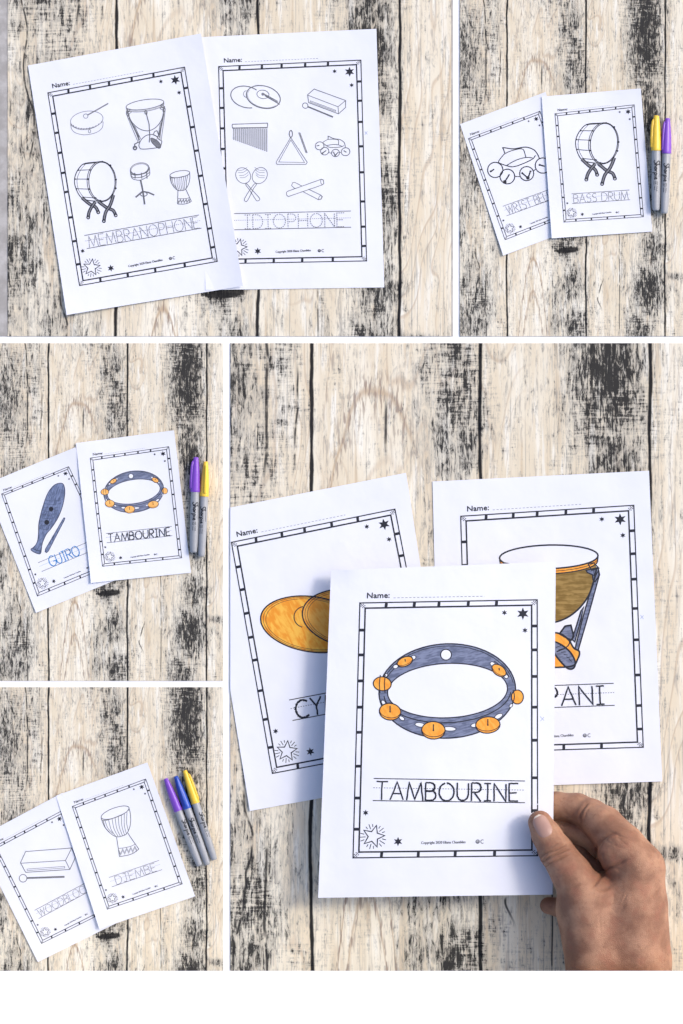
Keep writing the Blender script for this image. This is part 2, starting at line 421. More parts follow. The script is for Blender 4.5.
# ------------------------------------------------------------------ the worksheet: paper and its printed frame
TW, TH = 178.0, 256.0
T_TOP = [27.2, 55.3, 79.9, 109.2, 137.3]; T_LEFT = [28.7, 54.2, 80.7, 107.3, 132.5, 166.2, 197.5, 227.9]
T_RIGHT = [27.5, 52, 79, 110, 143, 180, 212, 236.5]; T_BOT = [27.7, 63, 98.4, 136.1]
def star(cx, cy, R, r, n, a0=-90):
    return [(cx + (R if i % 2 == 0 else r) * math.cos(math.radians(a0 + 180 / n * i)), cy + (R if i % 2 == 0 else r) * math.sin(math.radians(a0 + 180 / n * i))) for i in range(2 * n)]
def worksheet(corners, label, border=None, zf=None, z0=1.3, curl=None, clipx=None, fine=1.0, ink=None, group=None):
    """corners TL TR BR BL in picture coordinates at sheet height; returns sheet, zf, border homography"""
    ink = ink or INK
    SH = homog(corners)
    if border is None: border = [None] * 4
    dflt = [(.12, .11), (.927, .11), (.927, .893), (.12, .893)]
    bc = [b if b else ap(SH, d) for b, d in zip(border, dflt)]
    BH = homog(bc) @ np.diag([1 / TW, 1 / TH, 1.0])
    IH = np.linalg.inv(SH)
    if zf is None:
        def zf(x, y):
            a, b_ = ap(IH, (x, y))
            z = z0 + 2.0 * (a * (1 - b_)) ** 4 + 2.0 * ((1 - a) * b_) ** 5 + .35 * (1 + math.sin(5 * a + z0 * 9) * math.sin(4 * b_ + corners[0][0]))
            if curl: z += curl(min(max(a, 0), 1), min(max(b_, 0), 1))
            return z
    nx, ny = 28, 38
    bm = bmesh.new()
    def corner_round(a, b_): return a, b_
    g = [[None] * (nx + 1) for _ in range(ny + 1)]
    for j in range(ny + 1):
        for i in range(nx + 1):
            x, y = ap(SH, (i / nx, j / ny))
            g[j][i] = bm.verts.new(P(x, y, zf(x, y)))
    for j in range(ny):
        for i in range(nx): bm.faces.new((g[j][i], g[j + 1][i], g[j + 1][i + 1], g[j][i + 1]))
    if clipx is not None:
        X = P(clipx, 0, z0)[0]
        bmesh.ops.bisect_plane(bm, geom=bm.verts[:] + bm.edges[:] + bm.faces[:], plane_co=(X, 0, 0), plane_no=(-1, 0, 0), clear_outer=True)
    top = bm.faces[:]; TH_ = 0.00012
    bedges = [e for e in bm.edges if e.is_boundary]
    low = {}
    for v in list(bm.verts): low[v] = bm.verts.new((v.co.x, v.co.y, v.co.z - TH_))
    for f in top: bm.faces.new([low[v] for v in reversed(f.verts)])
    for e in bedges:
        a_, b_ = e.verts; q = [bm.verts.new(w.co) for w in (a_, b_, low[b_], low[a_])]; bm.faces.new(q)
    me = bpy.data.meshes.new('worksheet'); bm.to_mesh(me); bm.free()
    sh = link('worksheet', me, PAPER, smooth=True)
    tag(sh, label, 'worksheet', group)
    sc = math.sqrt(abs(np.linalg.det(np.array([[ap(BH, (90, 128))[k] - ap(BH, (89, 128))[k], ap(BH, (90, 129))[k] - ap(BH, (90, 128))[k]] for k in (0, 1)]))))
    m = lambda x, y: ap(BH, (x, y))
    w1 = max(1.2 * sc, 0.6) * fine; w2 = max(1.6 * sc, 0.68) * fine
    # frame
    k = Ink(zf)
    def rect(x0, y0, x1, y1, w):
        pts = []
        for a, c in (((x0, y0), (x1, y0)), ((x1, y0), (x1, y1)), ((x1, y1), (x0, y1)), ((x0, y1), (x0, y0))):
            for i in range(12): pts.append(m(a[0] + (c[0] - a[0]) * i / 12, a[1] + (c[1] - a[1]) * i / 12))
        k.line(pts, w, closed=True)
    rect(0.5, 0.5, TW - .5, TH - .5, w1); rect(6, 6, TW - 6, TH - 6, w2)
    tw = max(2.9 * sc, 1.5) * fine
    for x in T_TOP: k.line([m(x, 0), m(x - .5, 6)], tw)
    for x in T_BOT: k.line([m(x, TH), m(x + .4, TH - 6)], tw)
    for y in T_LEFT: k.line([m(0, y), m(6, y)], tw)
    for y in T_RIGHT: k.line([m(TW, y), m(TW - 6, y)], tw)
    for cx_, cy_, sx_, sy_ in ((0, 0, 1, 1), (TW, 0, -1, 1), (0, TH, 1, -1), (TW, TH, -1, -1)):
        k.line([m(cx_, cy_), m(cx_ + 6 * sx_, cy_ + 6 * sy_)], .5 * w1)
        for a, b_ in ((1.4, 3.4), (3.0, 5.0), (3.6, 1.6), (5.2, 3.0)):
            k.line([m(cx_ + a * sx_, cy_ + b_ * sy_), m(cx_ + (a + .8) * sx_, cy_ + (b_ + .8) * sy_)], .7 * w1)
    k.build('frame_print', ink, sh)
    # stars
    for (x, y, R) in ((163.3, 14.6, 6.4), (145, 13.2, 2.9), (165.4, 31.8, 3.0), (11.6, 212, 3.1), (43.5, 240.3, 4.6)):
        s_ = Ink(zf); s_.fill([m(*p) for p in star(x, y, R, R * .46, 6)], lift=.11); s_.build('star_print', ink, sh)
    s_ = Ink(zf)
    s_.line([m(*p) for p in star(19.5, 235, 11, 4.9, 5, -75)], .95 * w1, closed=True)
    for q in range(5):
        for da in (-17, 0, 17):
            a = math.radians(-75 + 36 + 72 * q + da); r0, r1 = 7.4 + abs(da) * .10, 12.6 + (q % 2) - abs(da) * .04
            s_.line([m(19.5 + r0 * math.cos(a), 235 + r0 * math.sin(a)), m(19.5 + r1 * math.cos(a), 235 + r1 * math.sin(a))], .62 * w1)
    s_.build('starburst_print', ink, sh)
    # name line
    n_ = Ink(zf)
    o, ex, ey = m(6.7, -4.4), m(7.7, -4.4), m(6.7, -5.4)
    e = lambda a: (a[0] - o[0], a[1] - o[1])
    sz = 8.1; ex, ey = e(ex), e(ey)
    for dx, dy in ((0, 0), (.35, 0), (.15, .3), (.15, -.25)):
        oo = m(6.7 + dx, -4.4 + dy)
        n_.text('Name:', oo, (ex[0] * sz * 1.09, ex[1] * sz * 1.09), (ey[0] * sz, ey[1] * sz))
    n_.dash([m(34 + i * 9.1, -4.2) for i in range(11)], .5 * sc, 2.3 * sc, 1.6 * sc, mat=1)
    n_.build('name_print', [ink, INKL], sh)
    # copyright line
    c_ = Ink(zf); sz = 4.1; o = m(65.5, 243)
    for d in (0, .3): c_.text('Copyright 2020 Eliana Chambliss', (o[0] + d * sc, o[1]), (ex[0] * sz * .82, ex[1] * sz * .82), (ey[0] * sz, ey[1] * sz))
    c_.line([m(*p) for p in ell(120, 241.3, 1.7, 1.7, 0, n=16)], .7 * sc, closed=True)
    c_.line([m(*p) for p in ell(120, 241.5, .8, .8, 0, n=12)], .7 * sc, closed=True)
    c_.line([m(*p) for p in ell(124.6, 241.3, 1.6, 1.7, 0, -50, -310, n=12)], .7 * sc)
    c_.build('copyright_print', INKG if sc > .9 else ink, sh)
    return sh, zf, BH, sc

class Art(Ink):
    """ink with a drawing transform in front"""
    def __init__(s, zf, M, lw): super().__init__(zf); s.T, s.lw = M, lw
    def t(s, pts): return [ap(s.T, p) for p in pts]
    def l(s, pts, w=1.0, closed=False, mat=0): s.line(s.t(pts), s.lw * w, closed, mat)
    def c(s, pts, w=1.0, mat=0): s.line(s.t(pts), s.lw * w, True, mat)
    def f(s, pts, mat): s.fill(s.t(pts), mat)
    def dot(s, x, y, r, mat=0): s.fill(s.t(ell(x, y, r, r, n=14)), mat, lift=.14)

# ---- instrument drawings, each in the coordinates of the picture enlargement it was traced from
def draw_bass_drum(a):
    head = ell(366, 393, 84, 124, 6)
    a.c(head, 1.1); a.c(ell(364, 393, 93, 129, 6), .9)
    a.l(spline([(385, 267), (330, 268), (262, 275), (225, 305), (198, 350), (190, 395), (200, 445), (225, 490), (270, 510), (330, 517)]), 1.2)
    a.l(spline([(270, 278), (238, 312), (212, 360), (206, 400), (214, 445), (240, 492)]), .6)
    for p, q in (((222, 315), (296, 315)), ((197, 370), (278, 374)), ((200, 432), (280, 438)), ((236, 487), (316, 496)), ((262, 277), (332, 272))):
        a.l([p, q], .9); a.dot(*q, 5.5); a.dot(*p, 4.5)
    for x, y in ((380, 267), (430, 292), (457, 385), (450, 440), (425, 480), (345, 515)): a.dot(x, y, 6)
    for pts in ([(228, 490), (270, 530), (310, 555), (324, 588)], [(312, 520), (280, 560), (264, 590), (257, 618)],
                [(330, 518), (380, 560), (420, 580), (434, 612)], [(432, 482), (405, 545), (372, 590), (355, 645)]):
        s_ = spline(pts); a.l(s_, 4.6); a.l(s_, 1.7, mat=1); a.c(ell(*pts[-1], 9, 9, n=14), 1.4)
def draw_timpani(a, col=False):
    # coordinates of the enlargement of the coloured timpani; left half mirrors the right half
    mx = lambda pts: [(618 - x, y) for x, y in pts]
    rim = ell(309, 141, 259, 62, -1.5)
    bowl = spline([(560, 200), (545, 270), (515, 350), (460, 420), (390, 468), (309, 488), (228, 468), (158, 420), (103, 350), (73, 270), (58, 200)], n=5)
    if col:
        a.f(bowl[3:-3] + ell(309, 166, 253, 62, -1.5, 172, 8), 2)
        a.f(ell(309, 141, 259, 62, -1.5, 0, 180) + ell(309, 168, 257, 62, -1.5, 180, 0), 1)
    a.c(rim, 1.1); a.l(ell(309, 155, 258, 62, -1.5, 2, 178), .45); a.l(ell(309, 168, 257, 62, -1.5, 0, 180), .8)
    a.l([(50, 145), (53, 172)], .9); a.l([(568, 132), (565, 162)], .9)
    a.l(bowl, 1.2)
    pedal = spline([(440, 620), (470, 640), (460, 680), (430, 715), (309, 722), (190, 715), (160, 690), (160, 650), (200, 590), (260, 550), (309, 540), (370, 545), (415, 580)], True, n=5)
    if col: a.f(pedal, 1)
    a.c(pedal, 1.2)
    a.l(spline([(420, 570), (415, 600), (395, 620), (350, 640)]), .8)
    for fl in (lambda p: p, mx):
        for strut in ([(568, 215), (574, 240), (522, 430), (464, 630), (446, 626), (490, 452), (545, 262)], [(478, 425), (494, 402), (478, 470), (446, 588), (430, 575), (455, 500)],
                      [(505, 212), (568, 197), (576, 236), (552, 272), (541, 262), (538, 235), (512, 224)]):
            if col: a.f(fl(strut), 3)
            a.c(fl(strut), .9)
        a.l(fl([(545, 205), (548, 240), (538, 235)]), .6)
        if not col: a.l(fl([(545, 285), (500, 420), (450, 560)]), 2.0)
        a.c(fl([(515, 178), (545, 172), (572, 200), (535, 212)]), .8)
    foot = [(365, 545), (395, 505), (425, 500), (440, 560), (425, 580)]
    if col: a.f(foot, 3)
    a.c(foot, 1.2)
    ped = spline([(330, 590), (370, 600), (420, 640), (447, 690), (440, 725), (410, 728), (370, 690), (335, 640)], True, n=5)
    a.f(ped, 3 if col else 4)
    a.c(ped, 1.2)
    for i in range(6): a.l([(345 + i * 14, 618 + i * 12), (375 + i * 11, 606 + i * 17)], .5)
    if not col:
        a.l([(309, 240), (330, 400), (318, 560)], 1.4); a.c(ell(309, 245, 16, 26), 1); a.l([(318, 560), (300, 640)], 1.4)
        a.l([(150, 620), (100, 640), (98, 690)], 1.6); a.c(ell(98, 690, 22, 22, n=16), 2.0)
def draw_djembe(a):
    a.c(ell(342, 328, 84, 27, -20), 1.1)
    a.l(spline([(263, 358), (270, 372), (305, 368), (350, 352), (395, 332), (424, 308)]), 1.1)
    a.l(spline([(266, 370), (285, 412), (315, 445), (350, 465), (385, 460), (410, 445), (428, 400), (430, 345), (422, 305)]), 1.1)
    for p, q in (((285, 375), (330, 447)), ((305, 370), (345, 462)), ((325, 362), (358, 462)), ((342, 358), (372, 462)), ((360, 350), (385, 460)), ((378, 343), (396, 455)), ((395, 335), (406, 447)), ((410, 325), (417, 430)), ((275, 375), (312, 440))):
        mid_ = ((p[0] + q[0]) / 2 - 6, (p[1] + q[1]) / 2 + 6); a.l(spline([p, mid_, q]), .8)
    a.l([(350, 465), (357, 510), (367, 578)], 1.1); a.l([(415, 445), (445, 490), (477, 535)], 1.1)
    a.l(spline([(367, 578), (415, 570), (450, 556), (477, 535)]), 1.1)
    a.l(spline([(360, 532), (400, 527), (435, 518), (458, 505)]), .8)
    z1 = [(362 + 11.5 * i, 538 - 2.6 * i + (26 if i % 2 else 0)) for i in range(10)]
    a.l(z1, .7); a.l([(x, y + 9) for x, y in z1], .7)
def draw_woodblock(a):
    a.c([(195, 467), (545, 440), (573, 510), (530, 603), (195, 625), (155, 552)], 1.1)
    a.l([(155, 552), (180, 552), (497, 535), (573, 510)], .0001) if False else a.l([(155, 556), (497, 535), (530, 603)], 1.0)
    a.l([(497, 535), (545, 440)], 1.0)
    a.c([(205, 600), (490, 580), (492, 592), (207, 612)], .7)
    a.c(ell(175, 670, 29, 29, n=24), 1.1); a.l([(205, 664), (487, 654), (487, 664), (205, 673)], .9); a.l([(205, 668), (485, 659)], .8)
def draw_wrist_bells(a):
    a.l(spline([(340, 466), (332, 440), (330, 428), (400, 436), (480, 424), (535, 440), (562, 470), (576, 500)]), 1.2)
    a.l(spline([(305, 510), (340, 470), (400, 445), (460, 437), (478, 470), (484, 495)]), 1.0)
    a.l(spline([(305, 510), (300, 530), (350, 550), (400, 558), (470, 535), (530, 505), (550, 480)]), 1.1)
    a.l(spline([(355, 548), (420, 512), (484, 495), (530, 498)]), 1.0)
    for (x, y, r) in ((275, 580, 52), (358, 625, 50), (490, 605, 48), (600, 550, 52)): a.c(ell(x, y, r, r), 1.2)
    for p, q in (((245, 590), (268, 575)), ((340, 662), (372, 610)), ((460, 602), (496, 634)), ((516, 590), (500, 632)), ((578, 545), (612, 555))):
        a.l([p, q], 1.6); a.dot(*p, 7)
    a.dot(340, 662, 13); a.dot(498, 634, 12)
    a.l([(408, 624), (442, 626)], 1); a.l([(538, 585), (552, 575)], 1); a.l([(310, 615), (318, 600)], 1)
def draw_hand_drum(a):
    a.c(ell(355, 227, 124, 66, -8), 1)
    a.l(spline([(232, 250), (240, 295), (270, 325), (340, 340), (420, 325), (470, 290), (480, 240)]), 1)
    lo_ = spline([(236, 270), (290, 297), (350, 300), (420, 280), (476, 240)])
    a.line(a.t(lo_), a.lw * .8)
    for i in range(0, len(lo_) - 1, 2): a.l([lo_[i], (lo_[i][0] + 6, lo_[i][1] - 12)], 1.4)
    a.c(ell(347, 198, 17, 17, n=16), 1); a.l([(362, 190), (518, 102)], 2.2); a.c(ell(376, 313, 9, 13, n=14), 1)
def draw_snare(a):
    a.c(ell(187, 598, 72, 44, -12), 1); a.c(ell(187, 600, 66, 38, -12), .7)
    a.l(spline([(116, 608), (122, 635), (150, 645), (200, 640), (245, 622), (262, 590)]), 1.2)
    a.l(spline([(118, 625), (130, 660), (170, 665), (220, 655), (262, 625)]), 1.2)
    a.l(spline([(116, 608), (126, 665), (160, 682), (200, 682), (250, 655), (264, 635), (260, 585)]), 1.1)
    for x in (150, 200, 240): a.l([(x, 628), (x + 4, 672)], 1.5)
    a.l([(195, 685), (212, 770), (225, 868)], 2.6)
    a.l([(210, 770), (156, 815)], 2.6); a.l([(210, 770), (255, 778), (298, 797)], 2.4); a.c(ell(218, 790, 26, 16), 1.4)
def draw_cymbal_pair(a):
    a.l(ell(240, 205, 122, 80, 14, 60, 300), 1.5); a.l(ell(244, 182, 28, 26, 0, 90, 260, 14), .9)
    a.c(ell(367, 205, 131, 84, 14), 1.5)
    for r in (.93,): a.l(ell(367, 205, 131 * r, 84 * r, 14, 30, 200), .5)
    a.c(ell(364, 185, 46, 32, 8), 1); a.dot(363, 183, 11, 1)
    for d in (-14, -5, 5, 14): a.l([(372 + d * .4, 186 + d * .7), (484 + d * .6, 250 + d)], .7)
def draw_chimes(a):
    a.c([(132, 412), (398, 403), (400, 420), (396, 436), (134, 440), (130, 425)], 1.2)
    for i in range(17):
        x = 140 + i * 15.6; yb = 526 + i * 5.6
        a.l([(x, 446), (x - 1, yb)], .9); a.l([(x + 7, 446), (x + 6, yb + 3)], .4); a.l([(x - 1, yb), (x + 6, yb + 3)], .8)
    a.dash(a.t([(134, 441), (398, 438)]), a.lw * 2.0, a.lw * 1.6, a.lw)
def draw_triangle(a):
    a.c([(575, 512), (464, 700), (470, 716), (690, 716), (700, 700)], 1); a.c([(576, 530), (484, 698), (680, 702)], .9)
    a.c(ell(576, 485, 12, 26, n=18), 1.5)
    for d in (-5, 5): a.l([(640 + d, 475), (696 + d, 630)], .9)
    a.dash(a.t([(640, 475), (696, 630)]), a.lw * 1.6, a.lw * .8, a.lw * .8)
def draw_maracas(a):
    a.c(ell(93, 145, 50, 58, -35), 1); a.c(ell(210, 145, 50, 60, 35), 1)
    for d in (-22, -6, 14, 30):
        a.l(spline([(60 + d * .3, 130 + d), (95 + d * .3, 128 + d), (125 + d * .2, 108 + d)]), .6)
        a.l(spline([(178 + d * .2, 108 + d), (205, 128 + d), (245, 130 + d)]), .6)
    a.c(spline([(120, 205), (150, 240), (205, 300), (208, 318), (192, 324), (180, 312), (140, 250), (112, 212)], True), 1)
    a.c(spline([(188, 205), (165, 240), (125, 320), (108, 326), (102, 312), (130, 262), (172, 205)], True), 1)
def draw_claves(a):
    a.c([(40, 232), (48, 225), (258, 150), (270, 156), (272, 178), (262, 186), (52, 258), (42, 250)], 1); a.c(ell(262, 167, 9, 17, -10, n=16), .9)
    a.l([(135, 192), (92, 170), (78, 172), (72, 190), (88, 205), (100, 208)], 1); a.l([(140, 226), (240, 278), (256, 274), (264, 258), (252, 248), (176, 212)], 1)
    a.c(ell(250, 264, 8, 14, 30, n=14), .8)
def draw_cymbals_coloured(a):
    A, B = ell(312.5, 624.3, 52.3, 27.6, 8.5, n=60), ell(353, 618.5, 51, 29, 8, n=60)
    a.f(A, 1)
    a.fill(B, 2, lift=.065)
    for k in (.95, .90): a.l(ell(312.5, 624.3, 52.3 * k, 27.6 * k, 8.5, 20, 330, n=60), .3)
    a.c(A, 1.0)
    a.l(ell(305, 617, 11, 10.5, 10, 95, 250, 20), .7)
    b2 = [(x, y) for x, y in B]
    for k in (.95, .90): a.c(ell(353, 618.5, 51 * k, 29 * k, 8, n=60), .3)
    a.c(b2, 1.0); a.c(ell(352, 612, 17, 12, 5), .7)
def draw_tambourine(a, slot=1.0):
    # materials: 0 ink 1 slate 2 orange 3 bare paper
    O, I = ell(447.3, 691, 68.4, 47.2, -2.5, n=72), ell(447.5, 690.6, 60, 27.2, -2.5, n=72)
    a.ring(a.t(O), a.t(I), 1, lift=.05)
    a.c(O, 1.0); a.c(I, .9)
    a.l(ell(447.4, 692.2, 63.5, 30.5, -2.5, 5, 178, 50), .8); a.l(ell(447.3, 692.5, 67, 46.5, -2.5, 190, 352, 50), .55)
    a.l(ell(447.3, 690, 64.5, 40, -2.5, 200, 225, 20), .6); a.l(ell(447.3, 690, 64.5, 40, -2.5, 318, 345, 20), .6)
    def blob(x, y, rx, ry, rot=0, mat=3, w=.55):
        e = ell(x, y, rx, ry, rot, n=22); L_ = .15 if mat == 3 else .17; a.fill(a.t(e), mat, lift=L_); a.line(a.t(e), a.lw * w, True, 0, L_ + .01)
    for x, y, rx, ry, r in ((395.6, 666.6, 2.6, 1.9, -20), (413.2, 657.6, 2.8, 2.1, -25), (492.6, 664, 2.6, 2, 30), (506, 676.4, 2.4, 1.9, 35),
                            (383.5, 702.8, 2.8, 1.8, 60), (401.8, 718.3, 3.0, 1.8, 35), (420, 724.8, 5.0, 2.2, 8), (449.5, 728.8, 6.5, 2.2, 3),
                            (475, 725.2, 4.2, 2.1, -10), (498.5, 716.3, 4.4, 2.2, -28), (386, 675.3, 2, 1.4, -50), (511, 705.6, 2.2, 1.4, -50)):
        blob(x, y, rx, ry, r)
    blob(446, 654.7, 5.4, 5.4, 0, 3, .8)
    for (x, y, rx, ry, r) in ((405, 661.6, 8.2, 4.6, -22), (499, 670.4, 8.0, 5.0, 36), (382.3, 683.8, 9, 7.0, 5), (517.4, 697, 6, 7, 0),
                              (390.1, 711.7, 10.8, 8.4, 8), (433.4, 730.3, 11.8, 8.8, 2), (487.8, 725, 12.3, 8.2, -4)):
        blob(x, y, rx, ry, r, 2, .85)
        over = lambda pts, w: a.line(a.t(pts), a.lw * w, False, 0, .195)
        if ry > 7.5:
            over(ell(x, y - .9, rx * .985, ry * .84, r, 10, 170, 20), .55); over([(x, y - 6), (x, y)], .9); a.fill(a.t(ell(x, y, .9, .9, n=10)), 0, lift=.2)
        elif rx > 7.5 and ry < 6: over([(x, y - 2.5), (x + .4, y)], .9); over(ell(x, y - .6, rx * .98, ry * .8, r, 15, 165, 20), .4)
    for dx in (0, 5): a.line(a.t(spline([(380.4 + dx, 675), (379.4 + dx, 684), (380.1 + dx, 693)])), a.lw * .7, False, 0, .2)
    a.line(a.t(spline([(513.2, 690), (514.4, 697), (512.8, 703)])), a.lw * .8, False, 0, .2)
def draw_guiro(a):
    body = spline([(460, 327), (482, 338), (492, 375), (490, 430), (475, 500), (450, 570), (420, 625), (385, 675), (355, 710), (330, 760), (318, 800), (312, 850), (300, 865), (270, 857), (240, 840), (235, 826), (250, 818), (275, 790), (288, 750), (292, 690), (295, 630), (310, 560), (330, 490), (355, 420), (385, 370), (420, 337)], True, n=4)
    a.f(body, 1); a.c(body, 1)
    st = [(484, 590), (493, 592), (490, 606), (368, 842), (354, 856), (342, 848), (345, 828)]
    a.f(st, 1); a.c(st, .9)
    for i in range(9):
        y = 455 + i * 27; x = 335 - i * 5
        a.l(spline([(x, y), (x + 70 - i * 2, y + 8), (x + 140 - i * 8, y - 2)]), .35)
    a.dot(388, 524, 18); a.dot(355, 625, 19)
    a.l(spline([(248, 822), (280, 838), (312, 842)]), .8)

# ------------------------------------------------------------------ the setting
def slab(name, x0, y0, x1, y1, z0, z1, mat, uv=None):
    bm = bmesh.new(); vs = []
    for z in (z0, z1):
        for x, y in ((x0, y0), (x1, y0), (x1, y1), (x0, y1)): vs.append(bm.verts.new(P(x, y, z)))
    fs = [(3, 2, 1, 0), (4, 5, 6, 7), (0, 1, 5, 4), (1, 2, 6, 5), (2, 3, 7, 6), (3, 0, 4, 7)]
    pxy = [(x0, y0), (x1, y0), (x1, y1), (x0, y1)] * 2
    lay = bm.loops.layers.uv.new('UVMap')
    for f in fs:
        fc = bm.faces.new([vs[i] for i in f])
        for lp, i in zip(fc.loops, f):
            if uv: lp[lay].uv = ((pxy[i][0] - uv[0]) / uv[1], (uv[2] - pxy[i][1]) / uv[1])
    bmesh.ops.recalc_face_normals(bm, faces=bm.faces[:])
    me = bpy.data.meshes.new(name); bm.to_mesh(me); bm.free()
    return link(name, me, mat)
tag(slab('backdrop', -400, -400, 1083, 1424, -6, 0, WHITE), kind='structure')
def floor_material():
    m, nt, b = newmat('grey_concrete_floor', 0.85)
    p = pos(nt); n = noise(nt, p, 0.06, 5, 0.65)
    nt.links.new(mixc(nt, n.step(0.35, 0.7), (0.34, 0.325, 0.31), (0.48, 0.465, 0.45)).s, b.inputs['Base Color'])
    return m
tag(slab('floor', -60, -60, 452.9, 336.4, 0.2, 0.5, floor_material()), kind='structure')
for nm, bx in (('wooden_tabletop', (7.6, -60, 451.2, 336.4, 116.5, 141.5, 293)), ('wooden_tabletop', (459.7, -60, 760, 336.4, 507, 79, 250)),
               ('wooden_tabletop', (-60, 343.2, 223.2, 680.8, 48.5, 79, 593)), ('wooden_tabletop', (-60, 687.2, 223.2, 971, 48.5, 79, 936)),
               ('wooden_tabletop', (230.3, 343.2, 760, 1012, 311.5, 169, 797))):
    x0, y0, x1, y1, s_, w_, yk = bx
    tag(slab(nm, x0, y0, x1, y1, 0.4, 1.0, WOOD, (s_, w_, yk)), kind='structure')
# white board along the foot of the picture, standing clear of the table so the wrist passes under it
ledge = slab('white_ledge', -80, 970.9, 763, 1100, 93, 95, WHITE); tag(ledge, kind='structure')
slab('support', -78, 990, -60, 1098, 0, 93, WHITE).parent = ledge
slab('support', 745, 990, 761, 1098, 0, 93, WHITE).parent = ledge

# ------------------------------------------------------------------ the sheets
def ink_small(a, name, sh, mats): return a.build(name, mats, sh)
GP = 'music worksheets lying on the planks'
# pair at top left
sh, zf, BH, sc = worksheet([(199, 37.2), (376.4, 28.8), (384.3, 287.4), (205.5, 290)], 'uncoloured IDIOPHONE sheet with seven small instruments, partly under its neighbour',
    [(218.2, 66.2), (361.3, 59.7), (367, 261.3), (223.5, 264)], z0=1.25, curl=lambda a, b: .9 * max(0, a - .85) ** 2 * 40 * .3)
Z1 = zoomM(215, 70, 7.59); Z2 = zoomM(290, 70, 6.83)
LW = .62
for nm, fn, M in (('cymbal_drawing', draw_cymbal_pair, Z1), ('chime_drawing', draw_chimes, Z1), ('triangle_drawing', draw_triangle, Z1),
                  ('maraca_drawing', draw_maracas, zoomM(230, 155, 7.06)), ('clave_drawing', draw_claves, zoomM(280, 155, 6.21))):
    a = Art(zf, M, LW); fn(a); a.build(nm, [INKG, INKL], sh)
ZB = zoomM(0, 790, 7.59)
def chain(M3, Z): return M3 @ Z
a = Art(zf, affine3([(25.7, 851.5), (71.8, 848), (25.7, 872.3)], [(314.2, 89), (345.6, 100.5), (308.6, 102.5)]) @ ZB, LW); draw_woodblock(a); a.build('woodblock_drawing', [INKG], sh)
ZW = zoomM(455, 85, 6.83)
a = Art(zf, affine3([(495.3, 169.9), (542.8, 165.5), (503.3, 147.7)], [(319.7, 145.8), (345.6, 151.7), (328.4, 136.2)]) @ ZW, LW); draw_wrist_bells(a); a.build('bell_drawing', [INKG], sh)
t = Ink(zf); title(t, 'IDIOPHONE', (234, 213.6), (350.9, 211), (234.3, 229.8), .09, .945, 'dots', .75, .72); t.build('title_print', [INKG, INKG], sh)
t = Ink(zf); t.line([(364.8, 131.5), (367.4, 134.5)], .5); t.line([(367.4, 131.3), (364.9, 134.6)], .5); t.build('pencil_mark', PENCIL, sh)

sh, zf, BH, sc = worksheet([(28, 65.5), (201, 33.5), (243, 286), (66.5, 315)], 'uncoloured MEMBRANOPHONE sheet with five small drums, overlapping its neighbour',
    [(47.4, 92.5), (184.9, 66.7), (217.8, 261.7), (79.2, 286)], z0=2.2, curl=lambda a, b: 3.4 * max(0, a - .80) ** 2 * 25 * (.25 + .75 * b) + 2.2 * max(0, b - .8) ** 2 * 20 * (1 - a))
a = Art(zf, zoomM(40, 90, 7.59), LW * .9); draw_hand_drum(a); a.build('hand_drum_drawing', [INKL], sh)
ZD = zoomM(545, 80, 6.21)
a = Art(zf, affine3([(575.6, 142.8), (619.6, 142), (602.2, 184.7)], [(74.5, 182.2), (117, 179.6), (104, 221.8)]) @ ZD, .72); draw_bass_drum(a); a.build('bass_drum_drawing', [INK, INKL], sh)
ZT = zoomM(490, 530, 5.254)
a = Art(zf, affine3([(499.5, 560.5), (598.1, 557.6), (574.7, 668)], [(126.2, 108.2), (163.9, 102.5), (160.7, 147.6)]) @ ZT, .66); draw_timpani(a); a.build('timpani_drawing', [INKG, INKG, INKG, INKG, INKL], sh)
a = Art(zf, zoomM(115, 90, 7.59), LW); draw_snare(a); a.build('snare_drum_drawing', [INKG], sh)
ZJ = zoomM(55, 755, 5.69)
a = Art(zf, affine3([(101.2, 817.9), (129.2, 807.4), (119.5, 856.6)], [(169.9, 175.9), (189.9, 172.3), (177.6, 204)]) @ ZJ, LW); draw_djembe(a); a.build('djembe_drawing', [INKG], sh)
t = Ink(zf); title(t, 'MEMBRANOPHONE', (84.3, 235.5), (199, 215), (86.8, 248.6), .025, .985, 'thin', .7, .55); t.build('title_print', [INKG, INKL], sh)

# pair at top right
sh, zf, BH, sc = worksheet([(460.1, 124.2), (545.5, 92), (588.5, 223.4), (503.1, 255.6)], 'uncoloured WRIST BELLS sheet tucked under the bass drum sheet',
    [(468.2, 138.4), (540, 111), None, (505, 240)], z0=1.25, fine=1.0)
a = Art(zf, ZW, .85); draw_wrist_bells(a); a.build('bell_drawing', [INK], sh)
t = Ink(zf); title(t, 'WRIST BELLS', (502.8, 206.3), (575, 180.2), (506.5, 215.8), .03, .70, 'thin', .55, .5); t.build('title_print', [INKG, INKL], sh)
sh, zf, BH, sc = worksheet([(541.5, 96.6), (640.8, 88.4), (652.2, 231.5), (551.7, 238.3)], 'uncoloured BASS DRUM sheet lying beside yellow and purple markers',
    [(554.7, 113.5), (634.4, 104.5), (643.8, 217), (563.8, 222.3)], z0=2.3, curl=lambda a, b: .8 * (1 - a) ** 2)
a = Art(zf, ZD, .74); draw_bass_drum(a); a.build('bass_drum_drawing', [INK, INKL], sh)
t = Ink(zf); title(t, 'BASS DRUM', (571.6, 193.8), (629.6, 190), (572.2, 203.5), .03, .97, 'thin', .55, .5); t.build('title_print', [INKG, INKL], sh)

